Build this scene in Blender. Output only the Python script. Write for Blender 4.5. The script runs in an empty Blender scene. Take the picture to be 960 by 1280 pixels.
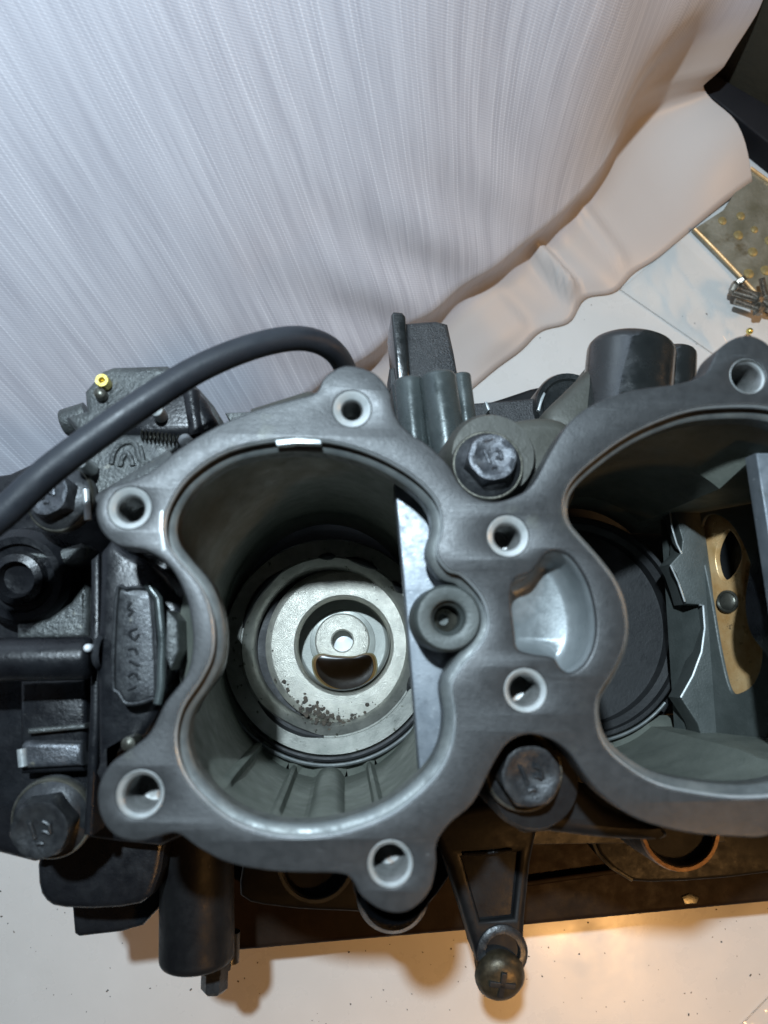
import bpy, bmesh, math, random
from mathutils import Vector, Matrix
from mathutils.geometry import tessellate_polygon
random.seed(7)
scene = bpy.context.scene
COL = scene.collection

# ------------------------------------------------------------------ camera
F, ZC = 961.0, 0.46                       # focal length in photo pixels, camera height above the table
nd = Vector(((430-480)/F, -(810-640)/F, -1.0)).normalized()
cz = -nd
cx = (Vector((1, 0, 0)) - Vector((1, 0, 0)).dot(cz)*cz).normalized()
cy = cz.cross(cx)
ROT = Matrix((cx, cy, cz))                # camera space -> world
cam = bpy.data.cameras.new('camera'); co = bpy.data.objects.new('camera', cam); COL.objects.link(co)
co.matrix_world = Matrix.Translation((0, 0, ZC)) @ ROT.to_4x4()
cam.sensor_fit = 'VERTICAL'; cam.sensor_height = 24.0; cam.sensor_width = 18.0
cam.lens = F/1280*24.0
cam.clip_start = 0.01; cam.clip_end = 20
cam.dof.use_dof = True; cam.dof.focus_distance = 0.365
cam.dof.aperture_fstop = cam.lens/1000/0.0024
scene.camera = co

# ------------------------------------------------------------------ light
world = bpy.data.worlds.new('World'); scene.world = world; world.use_nodes = True
bg = world.node_tree.nodes['Background']
bg.inputs['Color'].default_value = (0.62, 0.66, 0.72, 1); bg.inputs['Strength'].default_value = 0.028

def lamp(name, kind, loc, energy, color, target=None, **kw):
    l = bpy.data.lights.new(name, kind); l.energy = energy; l.color = color
    for k, v in kw.items(): setattr(l, k, v)
    o = bpy.data.objects.new(name, l); COL.objects.link(o); o.location = loc
    if target is not None:
        o.rotation_euler = (Vector(target)-Vector(loc)).to_track_quat('-Z', 'Y').to_euler()
    return o
lamp('work_lamp', 'POINT', (-0.072, 0.20, 0.80), 27, (0.72, 0.88, 1.0), shadow_soft_size=0.012)
lamp('warm_bench_lamp', 'AREA', (0.34, -0.37, 0.62), 0.42, (1.0, 0.52, 0.18), (0.12, -0.24, 0.0), shape='DISK', size=0.06, spread=math.radians(72))
lamp('warm_room_lamp', 'AREA', (0.56, 0.13, 0.32), 0.75, (1.0, 0.55, 0.22), (0.22, 0.20, 0.0), shape='DISK', size=0.12)
scene.view_settings.view_transform = 'Standard'
scene.view_settings.look = 'None'
scene.view_settings.exposure = 0.0; scene.view_settings.gamma = 1.0
scene.view_settings.use_curve_mapping = False
scene.cycles.max_bounces = 8; scene.cycles.diffuse_bounces = 2

# ------------------------------------------------------------------ measuring helpers
def P(px, py, z):
    d = ROT @ Vector(((px-480)/F, -(py-640)/F, -1.0))
    t = (z-ZC)/d.z
    return Vector((0, 0, ZC)) + d*t
def W(pts, z):
    return [(P(a, b, z).x, P(a, b, z).y) for a, b in pts]
def px2m(n, z):                            # n photo pixels at height z, in metres
    return n*(ZC-z)/F
def spline(pts, n=4, closed=True):
    pts = [Vector(p) for p in pts]; N = len(pts); out = []
    for i in range(N if closed else N-1):
        if closed: p0, p1, p2, p3 = pts[i-1], pts[i], pts[(i+1) % N], pts[(i+2) % N]
        else: p0, p1, p2, p3 = pts[max(i-1, 0)], pts[i], pts[i+1], pts[min(i+2, N-1)]
        for k in range(n):
            t = k/n
            out.append(0.5*((2*p1)+(p2-p0)*t+(2*p0-5*p1+4*p2-p3)*t*t+(3*p1-p0-3*p2+p3)*t**3))
    if not closed: out.append(pts[-1])
    return [tuple(v) for v in out]
def area2(p): return sum(p[i-1][0]*p[i][1]-p[i][0]*p[i-1][1] for i in range(len(p)))
def ccw(p): return list(p) if area2(p) > 0 else list(p)[::-1]
def offset(p, d):                          # inward offset of a ccw outline
    out = []; N = len(p)
    for i in range(N):
        a = Vector(p[i-1]); b = Vector(p[i]); c = Vector(p[(i+1) % N])
        e1 = (b-a); e2 = (c-b)
        if e1.length < 1e-9: e1 = e2
        if e2.length < 1e-9: e2 = e1
        n1 = Vector((-e1.y, e1.x)).normalized(); n2 = Vector((-e2.y, e2.x)).normalized()
        n = n1+n2; n = n.normalized() if n.length > 1e-6 else n1
        k = max(0.5, n.dot(n1)); q = b+n*(d/k)
        out.append((q.x, q.y))
    return out
def circle(c, r, n=32): return [(c[0]+r*math.cos(2*math.pi*i/n), c[1]+r*math.sin(2*math.pi*i/n)) for i in range(n)]

# ------------------------------------------------------------------ mesh helpers
def ring(bm, pts, z): return [bm.verts.new((p[0], p[1], z)) for p in pts]
def bridge(bm, a, b, closed=True):
    n = len(a)
    for i in range(n if closed else n-1):
        j = (i+1) % n
        try: bm.faces.new((a[i], a[j], b[j], b[i]))
        except ValueError: pass
def cap(bm, rings):
    polys = [[v.co.copy() for v in r] for r in rings]; flat = [v for r in rings for v in r]
    for t in tessellate_polygon(polys):
        try: bm.faces.new([flat[i] for i in t])
        except ValueError: pass
def prism(bm, out, z0, z1, bev=0.0006, holes=(), bottom=True, seg=3):
    """holes: list of (outline, bevel)"""
    out = ccw(out); tops = []; bots = []
    def rise(pts, b, sgn):
        r0 = ring(bm, pts, z0); prev = r0
        for k in range(seg+1):
            a = k/seg*math.pi/2
            o = b*(1-math.cos(a)); z = z1-b+b*math.sin(a)
            cur = ring(bm, offset(pts, sgn*o), z); bridge(bm, prev, cur); prev = cur
        return r0, prev
    a, b = rise(out, bev, 1); bots.append(a); tops.append(b)
    for h, hb in holes:
        a, b = rise(ccw(h), hb, -1); bots.append(a); tops.append(b)
    cap(bm, tops)
    if bottom: cap(bm, bots)
def lathe(bm, c, prof, n=40, M=None, close=True):
    """prof: [(r, z)] ; c centre (x,y,z0); M optional 4x4 orientation about c"""
    rings = []
    for r, z in prof:
        if r < 1e-7: vs = [bm.verts.new((0, 0, z))]
        else: vs = [bm.verts.new((r*math.cos(2*math.pi*i/n), r*math.sin(2*math.pi*i/n), z)) for i in range(n)]
        rings.append(vs)
    for a, b in zip(rings, rings[1:]):
        if len(a) == 1 and len(b) == 1: continue
        if len(a) == 1:
            for i in range(n): bm.faces.new((a[0], b[i], b[(i+1) % n]))
        elif len(b) == 1:
            for i in range(n): bm.faces.new((a[i], a[(i+1) % n], b[0]))
        else: bridge(bm, a, b)
    T = Matrix.Translation(c) @ (M if M else Matrix())
    for vs in rings:
        for v in vs: v.co = T @ v.co
def tube(bm, path, r, n=14, caps=True):
    path = [Vector(p) for p in path]; rs = r if isinstance(r, (list, tuple)) else [r]*len(path)
    if len(rs) != len(path):
        m = len(rs); rs = [rs[min(int(i/(len(path)-1)*(m-1)), m-2)]*(1-(i/(len(path)-1)*(m-1)-min(int(i/(len(path)-1)*(m-1)), m-2)))
                           + rs[min(int(i/(len(path)-1)*(m-1)), m-2)+1]*(i/(len(path)-1)*(m-1)-min(int(i/(len(path)-1)*(m-1)), m-2)) for i in range(len(path))]
    t0 = (path[1]-path[0]).normalized(); up = Vector((0, 0, 1)) if abs(t0.z) < 0.9 else Vector((1, 0, 0))
    nrm = (up-up.dot(t0)*t0).normalized(); rings = []
    for i, p in enumerate(path):
        t = (path[min(i+1, len(path)-1)]-path[max(i-1, 0)]).normalized()
        nrm = (nrm-nrm.dot(t)*t).normalized(); bi = t.cross(nrm)
        rings.append([bm.verts.new(p+rs[i]*(nrm*math.cos(2*math.pi*k/n)+bi*math.sin(2*math.pi*k/n))) for k in range(n)])
    for a, b in zip(rings, rings[1:]): bridge(bm, a, b)
    if caps: bm.faces.new(rings[0][::-1]); bm.faces.new(rings[-1])
def grid(bm, rows, closed=False):
    vr = [[bm.verts.new(p) for p in r] for r in rows]
    for a, b in zip(vr, vr[1:]): bridge(bm, a, b, closed)
    return vr
def rounded_tube(bm, a, b, r, rnd=0.3, n=28):
    """cylinder from a to b with softened end at b"""
    a, b = Vector(a), Vector(b); L = (b-a).length
    M = (b-a).to_track_quat('Z', 'Y').to_matrix().to_4x4()
    e = r*rnd; prof = [(0, 0), (r, 0), (r, L-e)]+[(r-e+e*math.cos(t), L-e+e*math.sin(t)) for t in (0.4, 0.8, 1.2, 1.57)]+[(0, L)]
    lathe(bm, a, prof, n, M)

ORIG = {}
def finish(name, bm, mat, parent=None, angle=38, smooth=True):
    bmesh.ops.remove_doubles(bm, verts=bm.verts, dist=1e-6)
    bmesh.ops.recalc_face_normals(bm, faces=bm.faces)
    lo = Vector((1e9,)*3); hi = -lo
    for v in bm.verts:
        for i in range(3): lo[i] = min(lo[i], v.co[i]); hi[i] = max(hi[i], v.co[i])
    c = Vector(((lo.x+hi.x)/2, (lo.y+hi.y)/2, lo.z))
    for v in bm.verts: v.co -= c
    me = bpy.data.meshes.new(name); bm.to_mesh(me); bm.free()
    if smooth:
        for p in me.polygons: p.use_smooth = True
        me.set_sharp_from_angle(angle=math.radians(angle))
    o = bpy.data.objects.new(name, me); COL.objects.link(o)
    if mat: me.materials.append(mat)
    ORIG[o.name] = c
    if parent is not None:
        o.parent = parent; o.location = c-ORIG[parent.name]
    else: o.location = c
    return o
def empty(name, loc):
    o = bpy.data.objects.new(name, None); COL.objects.link(o); o.location = loc; o.empty_display_size = 0.02
    ORIG[o.name] = Vector(loc); return o
def tag(o, label=None, cat=None, group=None, kind=None):
    for k, v in (('label', label), ('category', cat), ('group', group), ('kind', kind)):
        if v: o[k] = v
    return o

# ------------------------------------------------------------------ materials
def mk(name, c1, c2=None, metal=0.0, rough=0.5, nscale=60, bump=None, spots=None, spots2=None, rvar=0.12, spec=0.5, coat=0, stretch=None, scratch=None):
    """c1/c2 mixed by noise; bump=(scale,strength,dist); spots=(scale,threshold,colour[,softness])"""
    m = bpy.data.materials.new(name); m.use_nodes = True; nt = m.node_tree; N = nt.nodes; L = nt.links
    b = N['Principled BSDF']; tc = N.new('ShaderNodeTexCoord'); vec = tc.outputs['Object']
    if stretch:
        mp = N.new('ShaderNodeMapping'); mp.inputs['Scale'].default_value = stretch; L.new(vec, mp.inputs['Vector']); svec = mp.outputs['Vector']
    else: svec = vec
    def noise(scale, detail=6, v=vec, rough=0.6):
        n = N.new('ShaderNodeTexNoise'); n.inputs['Scale'].default_value = scale; n.inputs['Detail'].default_value = detail
        n.inputs['Roughness'].default_value = rough; L.new(v, n.inputs['Vector']); return n.outputs['Fac']
    def ramp(fac, a, c):
        r = N.new('ShaderNodeMapRange'); r.inputs['From Min'].default_value = a; r.inputs['From Max'].default_value = c; L.new(fac, r.inputs['Value']); return r.outputs['Result']
    def mix(fac, a, c):
        x = N.new('ShaderNodeMix'); x.data_type = 'RGBA'; L.new(fac, x.inputs['Factor'])
        for s, v in ((x.inputs['A'], a), (x.inputs['B'], c)):
            if isinstance(v, tuple): s.default_value = v+(1,) if len(v) == 3 else v
            else: L.new(v, s)
        return x.outputs['Result']
    n1 = noise(nscale, v=svec)
    col = mix(ramp(n1, 0.35, 0.65), tuple(c1), tuple(c2 or [x*1.25 for x in c1]))
    mets = None
    for sp in (spots, spots2):
        if sp:
            s = sp[3] if len(sp) > 3 else 0.05
            col = mix(ramp(noise(sp[0], 5), sp[1], sp[1]+s), col, tuple(sp[2]))
    if scratch:
        for rz in (.35, -.9):
            mp = N.new('ShaderNodeMapping'); mp.inputs['Rotation'].default_value = (0, 0, rz); mp.inputs['Scale'].default_value = (60, 1500, 60)
            L.new(vec, mp.inputs['Vector']); col = mix(ramp(noise(1, 2, mp.outputs['Vector']), scratch[0], scratch[0]+.05), col, tuple(scratch[1]))
    L.new(col, b.inputs['Base Color'])
    b.inputs['Metallic'].default_value = metal
    r = N.new('ShaderNodeMapRange'); r.inputs['From Min'].default_value = 0.3; r.inputs['From Max'].default_value = 0.7
    r.inputs['To Min'].default_value = max(0.03, rough-rvar); r.inputs['To Max'].default_value = min(1, rough+rvar)
    L.new(noise(nscale*2.3, 5, svec), r.inputs['Value']); L.new(r.outputs['Result'], b.inputs['Roughness'])
    b.inputs['Specular IOR Level'].default_value = spec
    b.inputs['Coat Weight'].default_value = coat
    if bump:
        bp = N.new('ShaderNodeBump'); bp.inputs['Strength'].default_value = bump[1]; bp.inputs['Distance'].default_value = bump[2]
        L.new(noise(bump[0], 4, svec), bp.inputs['Height']); L.new(bp.outputs['Normal'], b.inputs['Normal'])
    return m
M = {}
M['deck'] = mk('machined_gasket_face', (.039, .041, .042), (.051, .053, .054), .35, .40, 260, (1500, .35, .0002), (34, .64, (.080, .083, .070), .10), (520, .71, (.20, .21, .21), .05), rvar=.06, scratch=(.73, (.09, .094, .096)))
M['lip'] = mk('bright_machined_edge', (.085, .095, .095), (.13, .14, .135), .3, .45, 150, (1500, .2, .0002))
M['cast'] = mk('raw_casting_aluminium', (.135, .15, .128), (.19, .205, .175), .2, .50, 70, (1100, .45, .0003), (260, .70, (.05, .05, .04), .03))
M['castdark'] = mk('grey_green_casting', (.055, .064, .060), (.080, .090, .085), .2, .5, 80, (1000, .5, .0003), (300, .72, (.3, .3, .27), .03))
M['shelf'] = mk('bright_milled_shelf', (.15, .17, .19), (.22, .24, .26), .35, .42, 130, (1300, .25, .0002), (70, .60, (.13, .145, .15), .10), (500, .66, (.45, .48, .5), .05))
M['pocket'] = mk('pocket_alloy', (.20, .22, .225), (.25, .27, .275), .4, .38, 160, (1200, .25, .0002))
M['race'] = mk('bearing_steel', (.20, .205, .185), (.30, .30, .27), .6, .40, 120, (1600, .35, .0002), (300, .64, (.08, .08, .06), .03))
M['racebright'] = mk('worn_bright_steel', (.52, .51, .45), (.68, .66, .58), .7, .42, 180, (2200, .8, .0004), (330, .69, (.05, .05, .04), .02), (900, .68, (.2, .19, .16), .04))
M['cup'] = mk('grey_cup_face', (.21, .225, .205), (.26, .27, .245), .3, .38, 60, (1400, .2, .0002))
M['white'] = mk('bright_bottom', (.75, .78, .8), (.85, .87, .88), .1, .4, 100)
M['black'] = mk('black_engine_paint', (.006, .0065, .008), (.012, .013, .015), 0, .32, 90, (750, .35, .0004), (240, .72, (.05, .05, .046), .03), spec=.36)
M['blackmatte'] = mk('matte_black_paint', (.005, .0052, .006), (.010, .0105, .011), 0, .50, 90, (600, .25, .0003), (240, .73, (.04, .04, .037), .03), spec=.22)
M['blackglossy'] = mk('glossy_black_paint', (.010, .012, .012), (.018, .02, .02), 0, .22, 60, (500, .25, .0004), coat=.4)
M['blackrough'] = mk('rough_black_plastic', (.016, .017, .018), (.03, .031, .032), 0, .38, 200, (1300, .9, .0006), (700, .66, (.14, .14, .14), .04))
M['brownblack'] = mk('oily_brown_black_crankcase', (.010, .006, .0035), (.018, .011, .007), 0, .6, 60, (700, .3, .0003), (500, .74, (.18, .15, .10), .02), spec=.15)
M['greycast'] = mk('dirty_grey_casting', (.055, .06, .06), (.105, .112, .108), .35, .36, 120, (650, .8, .0008), (90, .62, (.30, .29, .24), .08), (200, .66, (.03, .03, .03), .05))
M['sheen'] = mk('greenish_glossy_alloy', (.045, .055, .055), (.075, .088, .086), .35, .28, 60, (300, .3, .0004))
M['olive'] = mk('oil_stained_grey_web', (.050, .050, .041), (.075, .075, .062), .2, .45, 40, (600, .3, .0004))
M['bolt'] = mk('oxidised_bolt_steel', (.055, .06, .068), (.12, .125, .135), .6, .40, 300, (1100, .5, .0004), (160, .62, (.22, .21, .17), .06))
M['boltdark'] = mk('black_oxide_bolt', (.025, .027, .030), (.055, .058, .06), .5, .36, 260, (1000, .4, .0003), (150, .66, (.13, .13, .11), .06))
M['washer'] = mk('worn_zinc_flange', (.06, .06, .05), (.17, .165, .135), .7, .36, 120, (900, .3, .0003), (200, .6, (.08, .075, .06), .06))
M['zinc'] = mk('bright_thread_steel', (.36, .39, .39), (.50, .52, .52), .4, .36, 200, None, (150, .68, (.2, .15, .1), .05))
M['thread'] = mk('thread_steel', (.16, .165, .16), (.26, .265, .26), .5, .34, 200, None, (120, .62, (.14, .07, .03), .06))
M['mouth'] = mk('bright_hole_mouth', (.40, .43, .425), (.54, .56, .55), .3, .4, 150, (900, .2, .0002), (140, .66, (.30, .28, .22), .08))
M['rust'] = mk('rusty_rim', (.16, .085, .04), (.32, .20, .11), .4, .45, 200, (800, .4, .0003))
M['brass'] = mk('brass', (.70, .55, .14), (.80, .68, .25), .85, .3, 300)
M['copper'] = mk('scorched_copper', (.58, .32, .12), (.74, .50, .25), .35, .34, 110, (800, .25, .0003), (140, .64, (.07, .05, .035), .05), (40, .58, (.46, .26, .08), .15))
M['screw'] = mk('dull_brass_screw', (.045, .037, .024), (.09, .073, .045), .6, .42, 250, (700, .4, .0003))
M['hose'] = mk('blue_grey_rubber_hose', (.011, .014, .019), (.018, .022, .028), 0, .52, 60, (900, .25, .0003), spec=.45)
M['oil'] = mk('dark_engine_oil', (.006, .003, .001), (.010, .005, .002), 0, .14, 40, None, rvar=.04, spec=.12)
M['amber'] = mk('thin_amber_oil_film', (.07, .036, .008), (.12, .065, .016), 0, .35, 60, None, rvar=.05, spec=.12)
M['varnish'] = mk('oil_varnish', (.12, .095, .04), (.17, .14, .07), .0, .5, 200, spec=.15)
M['dark'] = mk('dark_parts_and_shade', (.010, .011, .012), (.018, .019, .02), 0, .55, 80, (700, .3, .0004))  # real dark parts, plus shade painted on the right seat and cavities
M['bag_bolt'] = mk('small_bolt_steel', (.16, .15, .13), (.34, .31, .26), .8, .32, 500, (1500, .3, .0002))
M['bar'] = mk('satin_black_bar', (.006, .006, .008), (.009, .009, .011), 0, .75, 20, spec=.25)
M['wall'] = mk('olive_brown_wall', (.026, .021, .011), (.034, .027, .015), 0, .8, 12, (200, .3, .001))
M['gasketmetal'] = mk('stained_metal_sheet', (.19, .175, .12), (.33, .31, .25), .45, .38, 55, (500, .4, .0006), (45, .56, (.13, .10, .05), .12))
M['gasketspot'] = mk('amber_glint_dimple', (.24, .19, .09), (.42, .32, .13), .4, .42, 260)  # blurry amber reflections painted into the dimple colour
M['speck'] = mk('dark_grit', (.03, .025, .02), (.09, .07, .05), 0, .8, 400)

def table_mat():
    m = mk('white_laminate', (.55, .54, .52), (.60, .59, .57), 0, .30, 14, (260, .06, .0004), (900, .735, (.40, .36, .30), .02), rvar=.08)
    return m
M['table'] = table_mat()

def cloth_mat():
    m = bpy.data.materials.new('satin_stripe_cloth'); m.use_nodes = True; nt = m.node_tree; N = nt.nodes; L = nt.links
    b = N['Principled BSDF']; uv = N.new('ShaderNodeUVMap'); uv.uv_map = 'UVMap'
    sep = N.new('ShaderNodeSeparateXYZ'); L.new(uv.outputs['UV'], sep.inputs[0])
    def mapped(sx, sy):
        mp = N.new('ShaderNodeMapping'); mp.inputs['Scale'].default_value = (sx, sy, 1); L.new(uv.outputs['UV'], mp.inputs['Vector']); return mp.outputs['Vector']
    def noise(v, d=3):
        n = N.new('ShaderNodeTexNoise'); n.inputs['Scale'].default_value = 1; n.inputs['Detail'].default_value = d; L.new(v, n.inputs['Vector']); return n.outputs['Fac']
    def math_(op, a, c):
        x = N.new('ShaderNodeMath'); x.operation = op
        for s, v in zip(x.inputs, (a, c)):
            if isinstance(v, (int, float)): s.default_value = v
            else: L.new(v, s)
        return x.outputs[0]
    def rng(v, a, c):
        r = N.new('ShaderNodeMapRange'); r.inputs['From Min'].default_value = a; r.inputs['From Max'].default_value = c; L.new(v, r.inputs['Value']); return r.outputs[0]
    slub = rng(noise(mapped(300, 16), 3), .34, .66); broad = rng(noise(mapped(90, 3), 2), .3, .7)
    ph = math_('ADD', math_('MULTIPLY', sep.outputs['X'], 2*math.pi/0.0019), math_('MULTIPLY', noise(mapped(60, 3), 2), 6.0))
    line = rng(math_('SINE', ph, 0), .1, .95)
    lid = math_('FLOOR', math_('DIVIDE', ph, 2*math.pi), 0)
    dots = rng(math_('SINE', math_('ADD', math_('MULTIPLY', sep.outputs['Y'], 2*math.pi/0.0019), math_('MULTIPLY', lid, 2.4)), 0), -.5, .7)
    vis = rng(noise(mapped(330, 10), 3), .38, .64)
    tph = math_('ADD', math_('MULTIPLY', sep.outputs['X'], 2*math.pi/0.0015), math_('MULTIPLY', sep.outputs['Y'], 2*math.pi/0.0013))
    twill = math_('ADD', math_('SINE', tph, 0), 1)
    weave = math_('ADD', math_('MULTIPLY', math_('MULTIPLY', line, vis), math_('ADD', math_('MULTIPLY', dots, .5), .5)), math_('MULTIPLY', twill, .24))
    msk = N.new('ShaderNodeMapRange'); msk.interpolation_type = 'SMOOTHSTEP'
    msk.inputs['From Min'].default_value = .055; msk.inputs['From Max'].default_value = .085
    msk.inputs['To Min'].default_value = .35
    L.new(sep.outputs['Y'], msk.inputs['Value'])
    h = math_('ADD', math_('MULTIPLY', weave, .55), math_('ADD', math_('MULTIPLY', slub, .30), math_('MULTIPLY', broad, .12)))
    h = math_('MULTIPLY', h, msk.outputs[0])
    bp = N.new('ShaderNodeBump'); bp.inputs['Strength'].default_value = .5; bp.inputs['Distance'].default_value = .00016
    L.new(h, bp.inputs['Height']); L.new(bp.outputs['Normal'], b.inputs['Normal'])
    f = math_('ADD', math_('ADD', math_('MULTIPLY', slub, .28), math_('MULTIPLY', broad, .12)), math_('MULTIPLY', weave, .38))
    f = math_('MULTIPLY', math_('SUBTRACT', f, -.06), msk.outputs[0])
    x = N.new('ShaderNodeMix'); x.data_type = 'RGBA'; x.clamp_factor = True; L.new(f, x.inputs['Factor'])
    x.inputs['A'].default_value = (.44, .44, .50, 1); x.inputs['B'].default_value = (.86, .865, .93, 1)
    hm = N.new('ShaderNodeMix'); hm.data_type = 'RGBA'; hr = rng(sep.outputs['Y'], .040, .060); L.new(hr, hm.inputs['Factor'])
    hm.inputs['A'].default_value = (.50, .455, .43, 1); L.new(x.outputs['Result'], hm.inputs['B'])     # plain satin border of the cloth
    L.new(hm.outputs['Result'], b.inputs['Base Color'])
    b.inputs['Roughness'].default_value = .42; b.inputs['Specular IOR Level'].default_value = .6
    b.inputs['Sheen Weight'].default_value = .25; b.inputs['Sheen Roughness'].default_value = .4
    return m
M['cloth'] = cloth_mat()

def film_mat():
    m = bpy.data.materials.new('clear_plastic_film'); m.use_nodes = True; nt = m.node_tree; N = nt.nodes; L = nt.links
    N.remove(N['Principled BSDF']); out = N['Material Output']
    tr = N.new('ShaderNodeBsdfTransparent'); tr.inputs['Color'].default_value = (.985, .98, .975, 1)
    gl = N.new('ShaderNodeBsdfGlossy'); gl.inputs['Roughness'].default_value = .10
    fr = N.new('ShaderNodeFresnel'); fr.inputs['IOR'].default_value = 1.22
    mx = N.new('ShaderNodeMixShader'); L.new(fr.outputs[0], mx.inputs[0]); L.new(tr.outputs[0], mx.inputs[1]); L.new(gl.outputs[0], mx.inputs[2])
    L.new(mx.outputs[0], out.inputs['Surface']); return m
M['film'] = film_mat()

# ------------------------------------------------------------------ setting
bm = bmesh.new(); prism(bm, [(-.9, -.7), (.9, -.7), (.9, .62), (-.9, .62)], -.03, 0, .003)
tag(finish('table', bm, M['table']), kind='structure')
d1 = P(960, 130, 0)-P(905, 95, 0); ang = math.atan2(d1.y, d1.x)
ux, uy = math.cos(ang), math.sin(ang); nx, ny = -uy, ux
w0 = P(930, 70, 0)
def along(a, n): return (w0.x+ux*a+nx*n, w0.y+uy*a+ny*n)
q_ = P(930, 113, .02); WN = (q_.x-w0.x)*nx+(q_.y-w0.y)*ny+.0012
bm = bmesh.new(); prism(bm, [along(-.05, WN), along(.25, WN), along(.25, WN+.04), along(-.05, WN+.04)], .0005, .30, .002)
tag(finish('wall', bm, M['wall']), kind='structure')

# black bar standing beyond the cloth
bm = bmesh.new()
prism(bm, W([(850, 66), (906, 99), (1050, 183), (1050, 250), (893, 124), (850, 92)], .02), .0005, .02, .0015)
o = finish('black_bar', bm, M['bar']); tag(o, 'flat black bar lying on the table behind the cloth, against the brown wall', 'bar')

# ------------------------------------------------------------------ curtain
L0 = Vector((.0843, .1651)); LU = Vector((.8, .6)); LN = Vector((-.6, .8))
def sm(a, b, x):
    t = max(0, min(1, (x-a)/(b-a))); return t*t*(3-2*t)
def bump(x, c, w): return math.exp(-((x-c)/w)**2)
ST = [(0, .235), (.012, .240), (.022, .236), (.034, .229), (.049, .2345), (.059, .240), (.074, .2506), (.094, .2566), (.2, .27), (.7, .30)]
def send(z):
    for (a, b), (c, d) in zip(ST, ST[1:]):
        if z <= c: return b+(d-b)*max(0, z-a)/(c-a)
    return ST[-1][1]
def curtain_point(q, v):
    """q 0..1 along the cloth, v metres of cloth up from the hem"""
    # profile: hem lies forward, rises to a valley, then stands up and leans back
    vs = [0, .012, .026, .040, .050, .056, .064, .075, .12, .2, .35, .52, .70]
    ds = [0, .011, .023, .035, .0418, .0436, .0436, .0430, .0657, .1069, .184, .272, .364]
    zs = [.0012, .0065, .012, .0185, .0245, .030, .038, .048, .0866, .155, .284, .430, .584]
    for i in range(len(vs)-1):
        if v <= vs[i+1] or i == len(vs)-2:
            t = (v-vs[i])/(vs[i+1]-vs[i]); d = ds[i]+(ds[i+1]-ds[i])*t; z = zs[i]+(zs[i+1]-zs[i])*t; break
    s = -.62+(send(z)+.62)*q
    g = sm(.03, .25, s)                                   # valley sits further back to the right
    if v > .075: d = .0425+(d-.0425)*(1-.40*sm(-.08, .2, s))
    d += .022*g*sm(.0, .045, v)
    # bell fold at the right end
    bell = bump(s, .185, .045)*bump(v, .075, .045)
    d += .020*bell; z -= .004*bell
    z += .010*sm(.17, .235, s)*bump(v, .022, .016)
    # right edge curls towards the viewer
    e = sm(.90, 1.0, q); d -= .007*e*e*sm(.02, .08, v)
    # long shallow folds fanning from the top
    amp = sm(.05, .22, v)
    d += amp*(.009*math.sin(s*26+v*5+.6)+.004*math.sin(s*61-v*9))*(.12+.7*sm(-.1, .2, s))
    # creases and ruffles of the hem
    hem = (1-sm(.03, .07, v))
    z += hem*sm(.001, .014, v)*(.012*max(0, math.sin(s*150+1.2+v*40))**4*bump(s, .085, .03)+.003*math.sin(s*70)*bump(s, .0, .1))
    d += hem*(.004*math.sin(s*150+.5+v*60)*bump(s, .085, .04)+.002*math.sin(s*33))
    cr = bump(v, .10, .05)*bump(s, -.03, .07)
    d += cr*.0022*math.sin(s*130+v*90)
    p = L0+LU*s+LN*d
    return Vector((p.x, p.y, max(z, .0012))), s
bm = bmesh.new(); uvl = bm.loops.layers.uv.new('UVMap')
nq, vv = 230, [0, .004, .008, .012]+[.012+.004*i for i in range(1, 28)]+[.12+.008*i for i in range(1, 73)]
G = []; uvs = {}
for v in vv:
    row = []
    for i in range(nq+1):
        q = i/nq; q = 1-(1-q)**1.35
        p, s = curtain_point(q, v); vt = bm.verts.new(p); uvs[vt] = (s-.40*sm(-.10, .22, s)*max(0, v-.04), v-.055*sm(.12, .18, s)); row.append(vt)
    G.append(row)
for a, b in zip(G, G[1:]): bridge(bm, a, b, False)
for f in bm.faces:
    for l in f.loops: l[uvl].uv = uvs[l.vert]
cur = finish('curtain', bm, M['cloth'], angle=180)
md = cur.modifiers.new('thickness', 'SOLIDIFY'); md.thickness = .0008; md.offset = 0
tag(cur, 'pale silvery striped cloth hanging behind the engine with its satin hem on the table', 'curtain')

# ------------------------------------------------------------------ engine
ZT = .24
ENG = empty('engine_block', (.03, 0, 0))
tag(ENG, 'black two bore engine block with bare grey gasket face and oil in its left bore', 'engine')
def part(name, bm, mat, parent=ENG, angle=38): return finish(name, bm, M[mat], parent, angle)
def pr(name, pts, z0, z1, mat, bev=.0012, sm_=3, parent=ENG, holes=(), angle=38):
    o = W(pts, z1)
    if sm_: o = [p[:2] for p in spline([(a, b) for a, b in o], sm_)]
    bm = bmesh.new(); prism(bm, o, z0, z1, bev, holes); return part(name, bm, mat, parent, angle)

left_side = [(545, 1085), (535, 1118), (508, 1140), (478, 1138), (452, 1120), (440, 1100), (422, 1092), (350, 1090), (290, 1080), (250, 1061),
 (222, 1042), (197, 1046), (170, 1052), (142, 1043), (125, 1018), (123, 985), (138, 955), (165, 935), (188, 915), (207, 878), (232, 845), (240, 815),
 (240, 785), (232, 745), (212, 708), (182, 688), (148, 682), (126, 662), (120, 635), (132, 612), (160, 602), (190, 588), (225, 560), (270, 533),
 (320, 512), (370, 498), (395, 490), (405, 472), (422, 460)]
top_side = [(440, 457), (468, 466), (487, 488), (492, 512), (505, 535), (535, 556), (560, 580), (574, 603), (592, 620), (615, 627), (640, 622), (665, 606),
 (688, 565), (713, 527), (748, 502), (795, 487), (850, 479), (882, 466), (896, 440), (915, 424), (937, 419), (958, 428), (975, 448), (990, 468)]
right_side = [(1290-x, y-60) for x, y in left_side[8:34]][::-1]
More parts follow.
